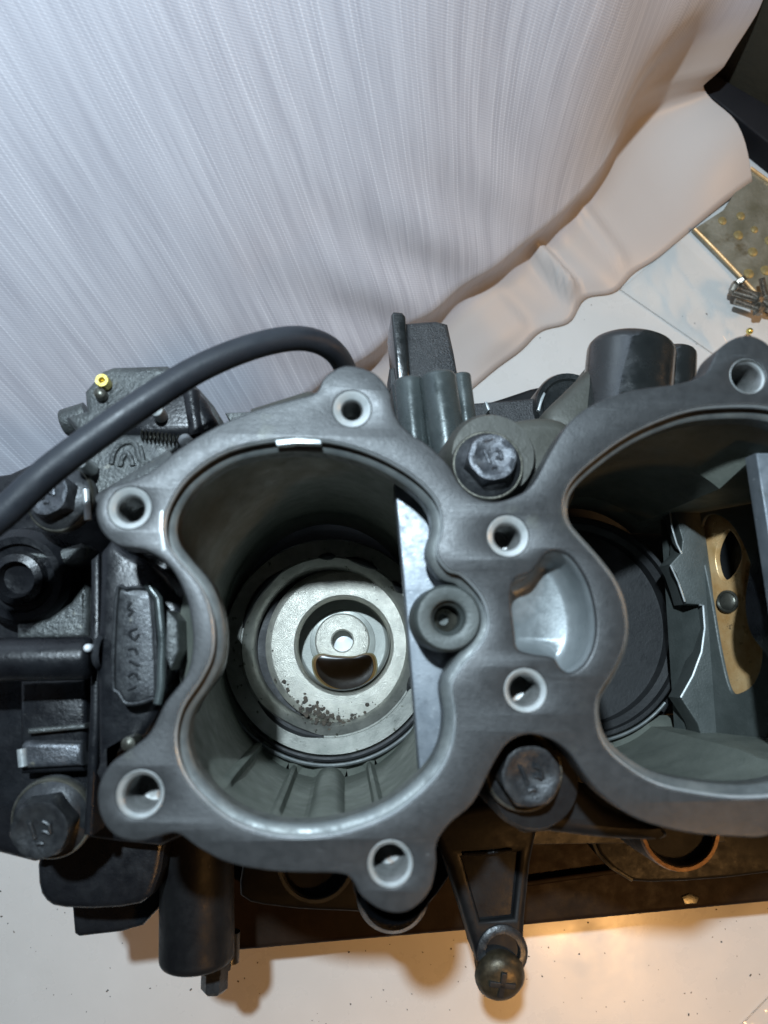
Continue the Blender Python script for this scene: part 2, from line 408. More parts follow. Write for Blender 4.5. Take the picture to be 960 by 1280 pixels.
bot_side = [(960, 1045), (920, 1046), (860, 1041), (800, 1025), (760, 1000), (733, 972), (712, 942), (690, 925), (662, 918), (636, 928), (617, 955), (592, 1003), (562, 1030), (546, 1055)]
outer_px = left_side+top_side+right_side+bot_side
lhole_px = [(345, 549), (400, 549), (450, 560), (495, 580), (530, 605), (550, 632), (553, 662), (547, 690), (560, 711), (580, 719), (605, 748), (612, 780), (602, 806),
 (580, 832), (566, 857), (570, 895), (566, 930), (552, 962), (525, 992), (490, 1018), (445, 1037), (395, 1047), (340, 1045), (290, 1028), (252, 998), (228, 965),
 (218, 925), (226, 885), (250, 848), (264, 815), (264, 775), (250, 735), (225, 705), (208, 680), (205, 650), (216, 620), (240, 590), (285, 562)]
rhole_px = [(960, 508), (900, 507), (850, 515), (790, 540), (740, 575), (711, 605), (704, 635), (712, 660), (740, 692), (766, 725), (780, 760), (781, 800), (766, 838), (747, 870),
 (745, 900), (755, 930), (780, 956), (820, 980), (870, 992), (930, 998), (985, 992), (1030, 970), (1062, 935), (1070, 890), (1050, 845), (1032, 800), (1032, 750), (1055, 700), (1082, 650), (1075, 600), (1050, 558), (1010, 525)]
pocket_px = [(a/3+480, b/3+620) for a, b in [(478, 355), (495, 312), (555, 285), (605, 222), (650, 207), (700, 230), (750, 300), (780, 380), (795, 480), (785, 565), (750, 632), (700, 662), (665, 645), (635, 605), (560, 592), (503, 572), (492, 510), (480, 420)]]
def SW(px, z, n=4): return ccw([p[:2] for p in spline(W(px, z), n)])
OUT = SW(outer_px, ZT); LH = SW(lhole_px, ZT); RH = SW(rhole_px, ZT); PK = SW(pocket_px, ZT, 5)
thread_holes = [(440, 511, 25, 15), (162, 635, 27, 19), (175, 993, 28, 20), (488, 1080, 27, 19), (635, 670, 27, 18), (657, 863, 27, 18), (935, 470, 25, 19)]
def c2(px, py, z=ZT): q = P(px, py, z); return (q.x, q.y)
bm = bmesh.new()
prism(bm, OUT, ZT-.011, ZT, .0006, [(LH, .0003), (RH, .0003), (PK, .0009)]+[(circle(c2(a, b), px2m(r, ZT), 32), .0003) for a, b, r, _ in thread_holes])
part('gasket_face', bm, 'deck')
# inner lip: vertical step, ledge, chamfer
for H in (LH, RH):
    bm = bmesh.new(); prof = [(.0001, -.0012), (.0001, -.0040), (.0020, -.0044), (.0027, -.0052), (.0029, -.0112), (.0026, -.0118), (-.003, -.0118)]
    rs = [ring(bm, offset(H, o), ZT+z) for o, z in prof]
    for a, b in zip(rs, rs[1:]): bridge(bm, a, b)
    lp = part('bore_lip', bm, 'lip')
    bm = bmesh.new(); rs = [ring(bm, offset(H, o), ZT+z) for o, z in ((-.0004, .00003), (.0001, -.0003), (.0005, -.0010), (.0006, -.0016))]
    for a, b in zip(rs, rs[1:]): bridge(bm, a, b)
    part('lip_chamfer', bm, 'zinc', lp)
# machined slots in the rim
for pts in ([(344, 550), (372, 547), (400, 549), (402, 555), (372, 554), (346, 557)], [(199, 640), (204, 637), (203, 662), (208, 688), (202, 690), (197, 663)]):
    pr('locating_slot', pts, ZT-.003, ZT+.00012, 'zinc', .0002, 0)
# threaded inserts
for a, b, r, ri in thread_holes:
    wear = {440: .95, 162: .95, 175: 1.15, 488: 1.18, 635: 1.0, 657: 1.12, 935: 1.2}[a]; ri *= wear
    R_, q = px2m(r, ZT), px2m(ri, ZT); bm = bmesh.new()
    z = ZT-.0016; prof = []
    for k in range(14): prof += [(q, z), (q*.90, z-.0006)]; z -= .0012
    prof += [(q*.9, z), (0, z-.001)]
    lathe(bm, c2(a, b)+(0,), prof, 36); th = part('threaded_hole', bm, 'thread')
    bm = bmesh.new(); lathe(bm, c2(a, b)+(0,), [(R_*1.0, ZT-.0014), (R_*.985, ZT-.0002), (R_*.96, ZT-.0001), (q*1.10, ZT-.0010), (q*1.0, ZT-.0016), (q, ZT-.0020)], 40); part('hole_chamfer', bm, 'mouth', th)
# pocket bowl
bm = bmesh.new()
rs = [ring(bm, offset(PK, o), ZT+z) for o, z in ((-.0009, -.0008), (0, -.0012), (.0003, -.006), (.0010, -.012), (.0026, -.0150), (.0045, -.0160))]
for a, b in zip(rs, rs[1:]): bridge(bm, a, b)
cap(bm, [rs[-1]]); part('coolant_pocket', bm, 'pocket', angle=80)

# outside skin of the cylinder casting
bm = bmesh.new(); O2 = offset(OUT, .0016)
rs = [ring(bm, O2, ZT-.0108), ring(bm, offset(OUT, .0022), ZT-.02), ring(bm, offset(OUT, .003), .192)]
for a, b in zip(rs, rs[1:]): bridge(bm, a, b)
part('cylinder_casting', bm, 'black')

# bore walls
def ray_radius(poly, c, t):
    dx, dy = math.cos(t), math.sin(t); best = None
    for k in range(len(poly)):
        ax, ay = poly[k-1][0]-c.x, poly[k-1][1]-c.y; bx, by = poly[k][0]-c.x, poly[k][1]-c.y
        ex, ey = bx-ax, by-ay; den = dx*ey-dy*ex
        if abs(den) < 1e-12: continue
        r = (ax*ey-ay*ex)/den; u = (ax*dy-ay*dx)/den
        if r > 0 and -1e-6 <= u <= 1+1e-6: best = r if best is None else max(best, r)
    return best
def bore_wall(cpx, rx, ry, rot, name, ribs, z_low, hole, cut=None):
    c = P(cpx[0], cpx[1], ZT); top = []; pts = []; n = 220
    for i in range(n):
        t = 2*math.pi*i/n; x = px2m(rx, ZT)*math.cos(t); y = px2m(ry, ZT)*math.sin(t); k = 1.0
        for tr, w, h in ribs: k -= h*max(0, 1-((t-tr)/w)**2)**.5 if abs(t-tr) < w else 0
        X = c.x+k*(x*math.cos(rot)-y*math.sin(rot)); Y = c.y+k*(x*math.sin(rot)+y*math.cos(rot))
        th = math.atan2(Y-c.y, X-c.x); r = ray_radius(hole, c, th)+.0004
        if cut and X > .135: X = cut; tx, ty = X, Y
        else: tx, ty = c.x+r*math.cos(th), c.y+r*math.sin(th)
        pts.append((X, Y)); top.append((tx, ty))
    mid = [(a[0]*.5+b[0]*.5, a[1]*.5+b[1]*.5) for a, b in zip(top, pts)]
    bm = bmesh.new(); prof = [(top, ZT-.0119), (top, ZT-.019), (mid, ZT-.033), (pts, ZT-.045), (pts, z_low+.008), (offset(ccw(pts), .004), z_low)]
    rs = [ring(bm, p, z) for p, z in prof]
    for a, b in zip(rs, rs[1:]): bridge(bm, a, b)
    ro = [ring(bm, offset(ccw(p), -.0025), z) for p, z in prof[:-1]]+[ring(bm, pts, z_low)]
    for a, b in zip(ro, ro[1:]): bridge(bm, a, b)
    bridge(bm, rs[0], ro[0]); bridge(bm, rs[-1], ro[-1])
    return part(name, bm, 'cast', angle=25)
D = 1.5*math.pi
bore_wall((400, 798), 203, 249, .04, 'bore_wall', [(D-.02, .125, .085), (D+.36, .035, .05), (D-.36, .035, .05), (D-.72, .03, .05)], ZT-.128, LH)
bore_wall((890, 757), 204, 244, .04, 'bore_wall', [(D-.25, .02, .03)], ZT-.128, RH, cut=.205)
# floor under both bores, put in to block light from the table
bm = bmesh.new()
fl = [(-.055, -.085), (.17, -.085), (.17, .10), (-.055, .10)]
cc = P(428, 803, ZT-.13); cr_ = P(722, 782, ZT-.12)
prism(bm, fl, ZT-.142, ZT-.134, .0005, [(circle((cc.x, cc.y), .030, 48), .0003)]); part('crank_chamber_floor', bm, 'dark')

# left bearing seat
ca = P(413, 806, ZT-.12); z0 = ZT-.12
bm = bmesh.new()
lathe(bm, (ca.x, ca.y, z0), [(.0465, -.013), (.0466, -.0012), (.0460, 0), (.0392, 0), (.0390, -.0007), (.0383, -.0007), (.0381, -.0003), (.0362, -.0022), (.0350, -.0036), (.0347, -.0040), (.0335, -.0058), (.0330, -.0125)], 96)
part('bearing_seat', bm, 'race')
cb = P(430, 806, ZT-.1265)
bm = bmesh.new(); zb = ZT-.1265
lathe(bm, (cb.x, cb.y, zb), [(.0350, -.004), (.0322, -.0002), (.0318, 0), (.0222, 0), (.0216, -.0005), (.0214, -.0012), (.0214, -.0135), (.0210, -.0145)], 96)
part('bearing_shoulder', bm, 'racebright')
cu = P(428.5, 803, ZT-.142)
bm = bmesh.new(); zc = ZT-.150
lathe(bm, (cu.x, cu.y, zc), [(.0216, .0135), (.0216, .0016), (.0213, .0007), (.0206, .0001), (.0198, 0), (.0142, 0)], 72); 
part('cup_wall', bm, 'cup', angle=70)
bm = bmesh.new(); ch = P(428, 801, ZT-.146)
prism(bm, circle((cu.x, cu.y), .0155, 48), zc-.003, zc+.0002, .0002, [(circle((ch.x, ch.y), .0050, 32), .0003)]); part('cup_floor', bm, 'cup')
bm = bmesh.new()
lathe(bm, (ch.x, ch.y, zc), [(.0130, .0002), (.0127, .0009), (.0120, .0013), (.0056, .0013), (.0050, .0008), (.0050, -.010)], 48); part('cup_boss', bm, 'racebright')
bm = bmesh.new(); lathe(bm, (ch.x, ch.y, zc-.010), [(.0052, 0), (.0030, .0006), (0, .0008)], 32); part('plug', bm, 'white')
# oil: amber skirt and black pool
def pool(scale, z, name, mat, parent=ENG):
    px = [(393, 823), (402, 818), (418, 820), (441, 821), (457, 817), (467, 820), (470, 835), (464, 850), (449, 860), (430, 864), (411, 859), (397, 847), (392, 834)]
    c0 = (431, 838); px = [(c0[0]+(a-c0[0])*scale, c0[1]+(b-c0[1])*scale) for a, b in px]
    o = ccw([p[:2] for p in spline(W(px, z), 4)]); bm = bmesh.new(); prism(bm, o, z-.0016, z, .0002); return part(name, bm, mat, parent, 80)
pf_ = pool(1.05, zc+.0014, 'oil_film', 'varnish')
pl = pool(1.0, zc+.0016, 'oil_puddle', 'amber')
bm = bmesh.new(); pl2 = pool(.92, zc+.0018, 'oil_pool_core', 'oil', pl)
# retaining ring: broken dark arcs in the groove
for a0, a1 in ((2.95, 2.15), (1.72, 1.52), (1.40, 1.02), (.80, .62), (3.80, 4.65), (5.75, 6.0)):
    bm = bmesh.new(); n = 18
    pts = [(ca.x+.0387*math.cos(a0+(a1-a0)*i/n), ca.y+.0387*math.sin(a0+(a1-a0)*i/n), z0-.0002) for i in range(n+1)]
    tube(bm, pts, [.0003, .0014, .0018, .0016, .0004], 8); part('retaining_clip', bm, 'dark')
# black sealing ring and bright rim below the seat
bm = bmesh.new(); pts = [(ca.x+.0478*math.cos(a), ca.y+.0478*math.sin(a), z0+.0004) for a in [3.9+i*(2.25/40) for i in range(41)]]
tube(bm, pts, [.0004, .0013, .0013, .0013, .0004], 8); part('seal_ring', bm, 'dark')
bm = bmesh.new(); pts = [(ca.x+.0502*math.cos(a), ca.y+.0502*math.sin(a), z0+.001) for a in [3.7+i*(2.5/40) for i in range(41)]]
tube(bm, pts, .0009, 8); part('seal_rim', bm, 'lip')
# carbon crumbs at the bottom of the seat
bm = bmesh.new()
for i in range(170):
    a = random.gauss(4.45, .38); r = random.gauss(.0318, .0022); s = random.choice((.0003, .0003, .0005, .0008, .0011))
    bmesh.ops.create_icosphere(bm, subdivisions=1, radius=s, matrix=Matrix.Translation((cb.x+r*math.cos(a), cb.y+r*math.sin(a), zb+s*.2+max(0, (r-.0322)*.9))) @ Matrix.Diagonal((1, random.uniform(.6, 1.4), .5, 1)))
o = part('carbon_crumbs', bm, 'speck'); o['kind'] = 'stuff'

# right bearing seat, its shade painted in with a near-black material
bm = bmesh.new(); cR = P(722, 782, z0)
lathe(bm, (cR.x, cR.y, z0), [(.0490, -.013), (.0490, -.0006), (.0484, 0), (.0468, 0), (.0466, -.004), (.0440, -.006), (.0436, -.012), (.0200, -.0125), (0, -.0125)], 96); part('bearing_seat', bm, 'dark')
bm = bmesh.new(); pts = [(cR.x+.0500*math.cos(a), cR.y+.0500*math.sin(a), z0+.0006) for a in [4.3+i*(1.25/30) for i in range(31)]]
tube(bm, pts, .0008, 8); part('seal_rim', bm, 'lip')

# milled shelves beside each bore
for dx, dy in ((0, 0), (452, -38)):
    pts = [(493+dx, 604+dy), (600+dx, 604+dy), (650+dx, 690+dy), (650+dx, 900+dy), (600+dx, 985+dy), (526+dx, 982+dy), (516+dx, 860+dy), (504+dx, 720+dy)]
    if dx: pts = [(945, 566), (1060, 566), (1110, 650), (1110, 860), (1060, 950), (1000, 950), (975, 760), (958, 650)]
    pr('milled_shelf', pts, ZT-.027, ZT-.020, 'shelf', .0005, 0)
# hanging boss with its own hole
bm = bmesh.new(); cB = c2(562, 772); r = px2m(43, ZT)
lathe(bm, cB+(0,), [(r*1.04, ZT-.027), (r, ZT-.006), (r*.98, ZT-.0035), (r*.90, ZT-.0024), (r*.60, ZT-.0022), (r*.52, ZT-.0026), (r*.48, ZT-.0045), (r*.40, ZT-.0055), (r*.40, ZT-.016), (0, ZT-.0165)], 48)
b_ = part('boss', bm, 'castdark')
bm = bmesh.new(); lathe(bm, cB+(0,), [(r*.39, ZT-.012), (r*.30, ZT-.0115), (r*.18, ZT-.013), (r*.17, ZT-.017), (0, ZT-.0172)], 28); part('boss_insert', bm, 'washer', b_)

# right bore: stepped shelf, window wall and copper lever behind it
zl = ZT-.093
ledge = [(868, 592), (880, 650), (895, 760), (908, 870), (925, 985), (900, 1000), (872, 905), (851, 873), (866, 845), (877, 815), (881, 785), (878, 756), (858, 755), (853, 738), (846, 718), (838, 705), (852, 690), (853, 675), (846, 650), (838, 628), (842, 600)]
pr('stepped_ledge', ledge, zl-.012, zl, 'castdark', .0006, 0)
bm = bmesh.new()
tube(bm, [P(a, b, zl+.0002) for a, b in [(874, 756), (879, 757), (881, 785), (877, 815), (866, 845), (851, 872)]], .0005, 6); part('ledge_burr', bm, 'zinc')
for pl_ in ([(836, 630), (840, 660), (846, 680), (852, 692)], [(838, 706), (848, 728), (856, 752)]):
    bm = bmesh.new(); tube(bm, [P(a, b, zl+.0002) for a, b in pl_], .0004, 6); part('ledge_burr', bm, 'zinc')
XW = .150; KW = .45                                  # the wall leans outwards as it rises
def onx(px, py, x):                                    # ray to the plane x = const
    d = ROT @ Vector(((px-480)/F, -(py-640)/F, -1.0)); t = (x+KW*(ZC-zl))/(d.x-KW*d.z); return Vector((0, 0, ZC))+d*t
def wall_prism(pts_px, x0, thick, mat, name, holes=(), bev=.0004, sp=4):
    """plate standing in the plane x = x0 facing -x, drawn in (y, z)"""
    def yz(l, n=sp):
        q = [(onx(a, b, x0).y, onx(a, b, x0).z) for a, b in l]
        return [p[:2] for p in spline(q, n)] if n else q
    bm = bmesh.new(); prism(bm, yz(pts_px) if not isinstance(pts_px[0], Vector) else [(p.x, p.y) for p in pts_px], 0, thick, bev, [(yz(h), bev) for h in holes])
    for v in bm.verts: y, z, t = v.co; v.co = Vector((x0+KW*(z-zl)+thick-t, y, z))
    return part(name, bm, mat)
win = [(880, 648), (897, 644), (917, 660), (936, 700), (949, 760), (952, 820), (943, 852), (925, 866), (912, 862), (900, 815), (888, 745), (876, 680)]
wall_prism([Vector((-.062, zl-.02)), Vector((.085, zl-.02)), Vector((.085, ZT-.012)), Vector((-.062, ZT-.012))], XW, .0012, 'castdark', 'window_wall', [win], .0005)
lev = [(866, 640), (897, 640), (925, 660), (960, 715), (975, 800), (960, 880), (925, 885), (905, 865), (890, 815), (880, 745), (868, 690)]
lv = wall_prism(lev, XW+.003, .002, 'copper', 'copper_lever', [[(910, 662), (922, 676), (927, 694), (921, 712), (912, 723), (903, 725), (897, 715), (894, 695), (899, 676)],
      [(934, 700), (944, 720), (949, 760), (951, 790), (940, 775), (931, 745), (930, 720)]], .0003)
bm = bmesh.new(); q = onx(911, 752, XW+.003)
lathe(bm, q, [(.0046, -.003), (.0046, .0012), (.0040, .0018), (.0034, .0012), (.0029, .0016), (0, .0019)], 24, Matrix.Rotation(-math.pi/2+.6, 4, 'Y')); part('rivet', bm, 'washer', lv)
wall_prism([Vector((-.062, zl-.02)), Vector((.085, zl-.02)), Vector((.085, ZT-.013)), Vector((-.062, ZT-.013))], XW+.010, .002, 'dark', 'cavity_shade_plate')  # dark plate added so the lever holes look shaded

# ---------------- lower engine
pr('lower_crankcase', [(284, 1191), (660, 1158), (960, 1129), (1075, 1118), (1085, 1000), (1075, 640), (1005, 518), (820, 508), (590, 512), (300, 540), (160, 600), (160, 1000), (270, 1060)], .002, .06, 'brownblack', .003, 0)
pr('seam_ridge', [(650, 1102), (960, 1060), (965, 1066), (650, 1110)], .05, .064, 'brownblack', .001, 0)
pr('crankcase_flange', [(672, 1030), (735, 1040), (748, 1066), (775, 1093), (815, 1104), (960, 1092), (1060, 1060), (1075, 700), (1000, 515), (860, 470), (720, 505), (690, 480), (600, 506), (520, 520), (330, 540), (180, 640), (130, 1010), (290, 1060), (300, 1120), (350, 1135), (430, 1140), (520, 1140), (560, 1100), (610, 1020)], .05, .0765, 'blackmatte', .0022, 3)
bm = bmesh.new(); tube(bm, [P(a, b, .0765) for a, b in [(738, 1046), (748, 1068), (764, 1084), (790, 1100)]], .0008, 8); part('flange_chip', bm, 'washer')
for (a, b, r, z, rim) in ((850, 1036, 50, .14, 'rust'), (395, 1078, 46, .16, 'olive')):
    c = P(a, b, z); rr = px2m(r, z); bm = bmesh.new()
    lathe(bm, (c.x, c.y, 0), [(rr*1.05, .08), (rr, z-.003), (rr*.96, z), (rr*.84, z-.0005), (rr*.80, z-.004), (0, z-.005)], 44); h_ = part('round_boss', bm, 'blackmatte')
    bm = bmesh.new(); lathe(bm, (c.x, c.y, 0), [(rr*.995, z-.0016), (rr*.965, z+.0006), (rr*.88, z+.0005), (rr*.86, z-.001)], 44); part('boss_rim', bm, rim, h_)
c = P(490, 1094, ZT-.02); bm = bmesh.new(); lathe(bm, (c.x, c.y, 0), [(.0125, .08), (.0118, ZT-.02), (.011, ZT-.012)], 36); part('boss_stem', bm, 'black')
c = P(492, 1122, .14); bm = bmesh.new(); lathe(bm, (c.x, c.y, 0), [(.015, .05), (.0145, .136), (.012, .14), (0, .14)], 36); part('boss_foot', bm, 'black')
# pale scuff on the crankcase edge
pr('paint_chip', [(852, 1121), (862, 1117), (874, 1122), (871, 1130), (856, 1131)], .058, .0606, 'washer', .0004, 0)

# bracket arm with recess and cross head screw
za = .125
arm = [(545, 1030), (560, 1085), (578, 1140), (592, 1185), (600, 1208), (628, 1216), (652, 1204), (657, 1150), (664, 1080), (670, 1020), (610, 1005)]
rec = [(578, 1072), (650, 1066), (642, 1148), (601, 1152)]
bm = bmesh.new(); prism(bm, [p[:2] for p in spline(W(arm, za), 3)], .10, za, .003, [(W(rec, za), .0020)]); ar = part('bracket_arm', bm, 'blackmatte')
pr('arm_recess', [(572, 1066), (656, 1060), (648, 1156), (595, 1160)], .104, za-.0028, 'blackmatte', .001, 0, ar)
bm = bmesh.new(); tube(bm, [P(a, b, za+.0003) for a, b in [(579, 1068), (612, 1066), (640, 1063)]], .0009, 8); part('arm_ridge', bm, 'black', ar)
c = P(628, 1222, za+.006); rr = px2m(29, za); tilt = Matrix.Rotation(math.radians(16), 4, 'X')
bm = bmesh.new(); lathe(bm, (c.x, c.y, za-.004), [(0, -.012), (rr*.8, -.012), (rr*.92, .002), (rr, .004), (rr*.98, .006), (rr*.8, .0085), (rr*.5, .0098), (0, .0104)], 36, tilt); sc = part('cross_head_screw', bm, 'screw')
for k in range(2):
    bm = bmesh.new(); a = math.radians(82+90*k); w, l = .0011, .0052
    pts = [(-l, -w), (l, -w), (l, w), (-l, w)]; pts = [(x*math.cos(a)-y*math.sin(a), x*math.sin(a)+y*math.cos(a)) for x, y in pts]
    prism(bm, pts, .004, .0108, .0002); bm.transform(Matrix.Translation((c.x, c.y, za-.004)) @ tilt); part('cross_slot', bm, 'dark', sc)
bm = bmesh.new(); c3 = P(628, 1190, za); lathe(bm, (c3.x, c3.y, za-.006), [(rr*1.02, 0), (rr*1.02, .0065), (rr*.9, .0072), (rr*.7, .0072)], 32); part('screw_seat', bm, 'boltdark', ar)

# hex flange bolts
def hexbolt(px, py, z, rf, rh, mh, mf, rot=0.0, h=.008, tiltv=None, name='flange_bolt', marks='dots'):
    c = P(px, py, z); T = Matrix.Translation((c.x, c.y, z)) @ (tiltv or Matrix())
    F_, H_ = px2m(rf, z), px2m(rh, z); e = empty(name, (c.x, c.y, z)); e.parent = ENG; e.location = Vector((c.x, c.y, z))-ORIG[ENG.name]
    bm = bmesh.new(); lathe(bm, (0, 0, 0), [(F_*.9, -h*1.6), (F_, -h*1.55), (F_, -h*1.25), (F_*.93, -h*1.12), (H_*.8, -h*.85)], 44); bm.transform(T); fg = part('flange', bm, 'boltdark', e)
    bm = bmesh.new(); lathe(bm, (0, 0, 0), [(F_*1.004, -h*1.36), (F_*.99, -h*1.17), (F_*.955, -h*1.10), (F_*.92, -h*1.10)], 44); bm.transform(T); part('flange_rim', bm, mf, fg)
    bm = bmesh.new(); n = 60; rows = []
    def hexr(t, R_, ch): 
        a = ((t-rot) % (math.pi/3))-math.pi/6; hx = R_*math.cos(math.pi/6)/math.cos(a); return min(hx, ch)
    for R_, ch, z_ in ((H_, H_, -h*1.2), (H_, H_, -h*.35), (H_, H_*.95, -h*.12), (H_, H_*.885, 0), (H_*.8, H_*.78, .0002), (H_*.7, H_*.62, -.0003)):
        rows.append([bm.verts.new((hexr(2*math.pi*i/n, R_, ch)*math.cos(2*math.pi*i/n), hexr(2*math.pi*i/n, R_, ch)*math.sin(2*math.pi*i/n), z_)) for i in range(n)])
    for a, b in zip(rows, rows[1:]): bridge(bm, a, b)
    cap(bm, [rows[-1]]); bm.transform(T); hd = part('hex_head', bm, mh, e)
    for (x0, y0, x1, y1) in ((-.30, .25, -.12, -.25), (.10, .28, .32, .16), (.10, -.02, .34, -.10), (-.08, -.42, .14, -.40), (.30, .14, .34, -.08)):
        bm = bmesh.new(); tube(bm, [Vector((x0*H_, y0*H_, 0)), Vector(((x0+x1)/2*H_, (y0+y1)/2*H_+.0003, .0001)), Vector((x1*H_, y1*H_, 0))], H_*.075, 8)
        bm.transform(T); part('head_mark', bm, mh, hd)
hexbolt(616, 571, ZT-.0105, 49, 35, 'bolt', 'washer', .2, .0075, Matrix.Rotation(math.radians(-4), 4, 'X'))
hexbolt(664, 970, ZT-.012, 50, 40, 'boltdark', 'washer', .1, .008)
hexbolt(58, 616, .203, 46, 31, 'bolt', 'washer', .4, .007, Matrix.Rotation(math.radians(-10), 4, 'Y'))
hexbolt(49, 1038, .195, 49, 37, 'boltdark', 'washer', .15, .009, Matrix.Rotation(math.radians(8), 4, 'X'))

# black bosses round the lower bolt
c = P(664, 975, ZT-.03); bm = bmesh.new(); lathe(bm, (c.x, c.y, 0), [(.016, .09), (.0150, ZT-.03), (.0135, ZT-.0255), (0, ZT-.0255)], 40); part('bolt_boss', bm, 'blackmatte')
c = P(614, 572, ZT-.026); bm = bmesh.new(); lathe(bm, (c.x, c.y, 0), [(.020, .09), (.0155, ZT-.028), (.0135, ZT-.0225), (0, ZT-.0225)], 40); part('bolt_boss', bm, 'olive')
# web behind the upper bolt
pr('casting_web', [(570, 560), (600, 532), (640, 524), (690, 520), (722, 540), (725, 600), (700, 640), (600, 620)], .12, ZT-.035, 'olive', .004)
pr('casting_web', [(650, 985), (700, 960), (760, 1010), (830, 1035), (830, 1052), (760, 1050), (690, 1042), (650, 1040)], .12, ZT-.04, 'blackmatte', .004)

# rear flange with discs
pr('rear_flange', [(575, 505), (640, 500), (672, 497), (720, 495), (735, 540), (575, 560)], .11, .125, 'blackrough', .0012, 0)
for a, b, r, z in ((712, 506, 46, .13), (850, 462, 24, .14)):
    c = P(a, b, z); rr = px2m(r, z); bm = bmesh.new(); lathe(bm, (c.x, c.y, 0), [(rr, .06), (rr, z-.002), (rr*.95, z), (rr*.8, z-.0002), (rr*.74, z-.0012), (0, z-.0014)], 40); part('plug_disc', bm, 'blackglossy')
for pts in ([(606, 502), (609, 502), (613, 512), (610, 513)], [(672, 512), (676, 498), (680, 490), (682, 492), (677, 505), (675, 514)]):
    pr('paint_scrape', pts, .120, .1315, 'zinc', .0002, 0)
# big horizontal stub behind the right bore
zs_ = .160; bm = bmesh.new(); rounded_tube(bm, P(776, 580, zs_), P(790, 428, zs_), px2m(58, zs_), .30, 44); part('coolant_stub', bm, 'blackglossy')
bm = bmesh.new(); rounded_tube(bm, P(842, 560, .15), P(846, 436, .15), px2m(26, .15), .4, 30); part('coolant_stub', bm, 'blackglossy')
pr('stub_web', [(680, 520), (705, 490), (738, 458), (760, 436), (775, 520), (780, 560), (700, 560)], .12, .165, 'olive', .005)

# connector: tall fin, pitted block and ribbed base
pr('connector_fin', [(489, 393), (492, 389), (503, 390), (507, 395), (513, 480), (497, 482)], .12, .150, 'blackglossy', .0012, 0)
pr('connector_tab', [(487, 460), (496, 458), (498, 485), (487, 487)], .12, .14, 'blackrough', .001, 0)
pr('connector_block', [(507, 403), (545, 400), (560, 404), (568, 440), (575, 480), (573, 495), (512, 495)], .11, .145, 'blackrough', .0022, 0)
for x0, x1, r, z in ((509, 515, 20, .168), (548, 556, 25, .172), (578, 584, 13, .160)):
    bm = bmesh.new(); rounded_tube(bm, P(x1+8, 600, z), P(x0-(2 if x0 > 540 else -2), 474 if x0 < 540 else 468, z), px2m(r, z), .3, 28); part('connector_rib', bm, 'sheen')
pr('connector_base', [(490, 478), (560, 470), (580, 476), (590, 590), (530, 590), (495, 520)], .11, .160, 'sheen', .003, 0)

# ---------------- left side: pump, carburettor and hose
pr('side_casting', [(-60, 640), (10, 590), (90, 560), (200, 545), (262, 540), (236, 640), (240, 900), (262, 1010), (200, 1060), (110, 1050), (40, 1080), (-60, 1000)], .06, .165, 'black', .004, 2)
pr('carburettor_body', [(80, 520), (106, 512), (104, 488), (127, 462), (140, 457), (208, 455), (222, 462), (248, 484), (266, 505), (284, 535), (286, 560), (200, 580), (110, 560)], .12, .185, 'greycast', .003, 0)
pr('carburettor_cover', [(160, 505), (205, 480), (248, 488), (262, 510), (272, 540), (215, 548), (150, 545)], .17, .192, 'black', .004, 2)
bm = bmesh.new(); rounded_tube(bm, P(247, 545, .190), P(238, 488, .190), .0032, .4, 18); part('carburettor_rib', bm, 'black')
def stud(px, py, z, rpx, mat, name, h=.006, hole=True, parent=ENG):
    c = P(px, py, z); r = px2m(rpx, z); bm = bmesh.new()
    prof = [(r*.95, -h), (r, -h*.3), (r*.92, 0)]+([(r*.45, 0), (r*.34, -.0006), (r*.30, -h*.6), (0, -h*.6)] if hole else [(r*.5, .0006), (0, .0008)])
    lathe(bm, (c.x, c.y, z), prof, 24); return part(name, bm, mat, parent)
stud(127, 475, .190, 9, 'brass', 'brass_jet', .005)
stud(124, 491, .189, 8, 'washer', 'jet_seat', .006, False)
stud(195, 512, .200, 9, 'mouth', 'screw_pin', .008, False)  # pale colour of these three pins stands in for specular glints
stud(231, 550, .203, 9, 'mouth', 'screw_pin', .012, False)
stud(99, 576, .206, 10, 'mouth', 'screw_pin', .012, False)
bm = bmesh.new()
for i in range(11):
    a = P(178+i*5, 544+i*.7, .194); lathe(bm, a, [(.0016, -.0003), (.0023, 0), (.0016, .0003)], 14, Matrix.Rotation(math.pi/2, 4, 'Y'))
part('return_spring', bm, 'washer')
pr('pump_casting', [(105, 560), (130, 545), (180, 540), (240, 548), (245, 580), (215, 620), (120, 640), (100, 600)], .14, .192, 'greycast', .003, 2)
for pts in ([(139, 580), (142, 566), (150, 556), (162, 552), (170, 557), (172, 568), (178, 577), (186, 579)], [(150, 583), (153, 572), (158, 566), (163, 572), (166, 582)], [(176, 588), (178, 572), (174, 558)], [(180, 588), (186, 580)]):
    bm = bmesh.new(); tube(bm, spline([P(a, b, .1925) for a, b in pts], 4, False), .0010, 8); part('raised_mark', bm, 'greycast')
bm = bmesh.new(); rounded_tube(bm, P(222, 578, .213), P(128, 636, .213), px2m(19, .213), .3, 28); part('tube_neck', bm, 'greycast')
bm = bmesh.new(); tube(bm, [P(107, 612, .2), P(110, 650, .2)], .0012, 10); part('seam_pin', bm, 'zinc')
pr('mesh_scrap', [(281, 516), (318, 514), (312, 524), (294, 536)], .13, .176, 'greycast', .0006, 0)
bm = bmesh.new(); rounded_tube(bm, P(320, 530, .20), P(400, 505, .202), px2m(20, .2), .6, 26); part('rear_knob', bm, 'olive')
bm = bmesh.new(); rounded_tube(bm, P(110, 520, .165), P(78, 530, .165), .0055, .3, 20); part('bleed_stub', bm, 'greycast')
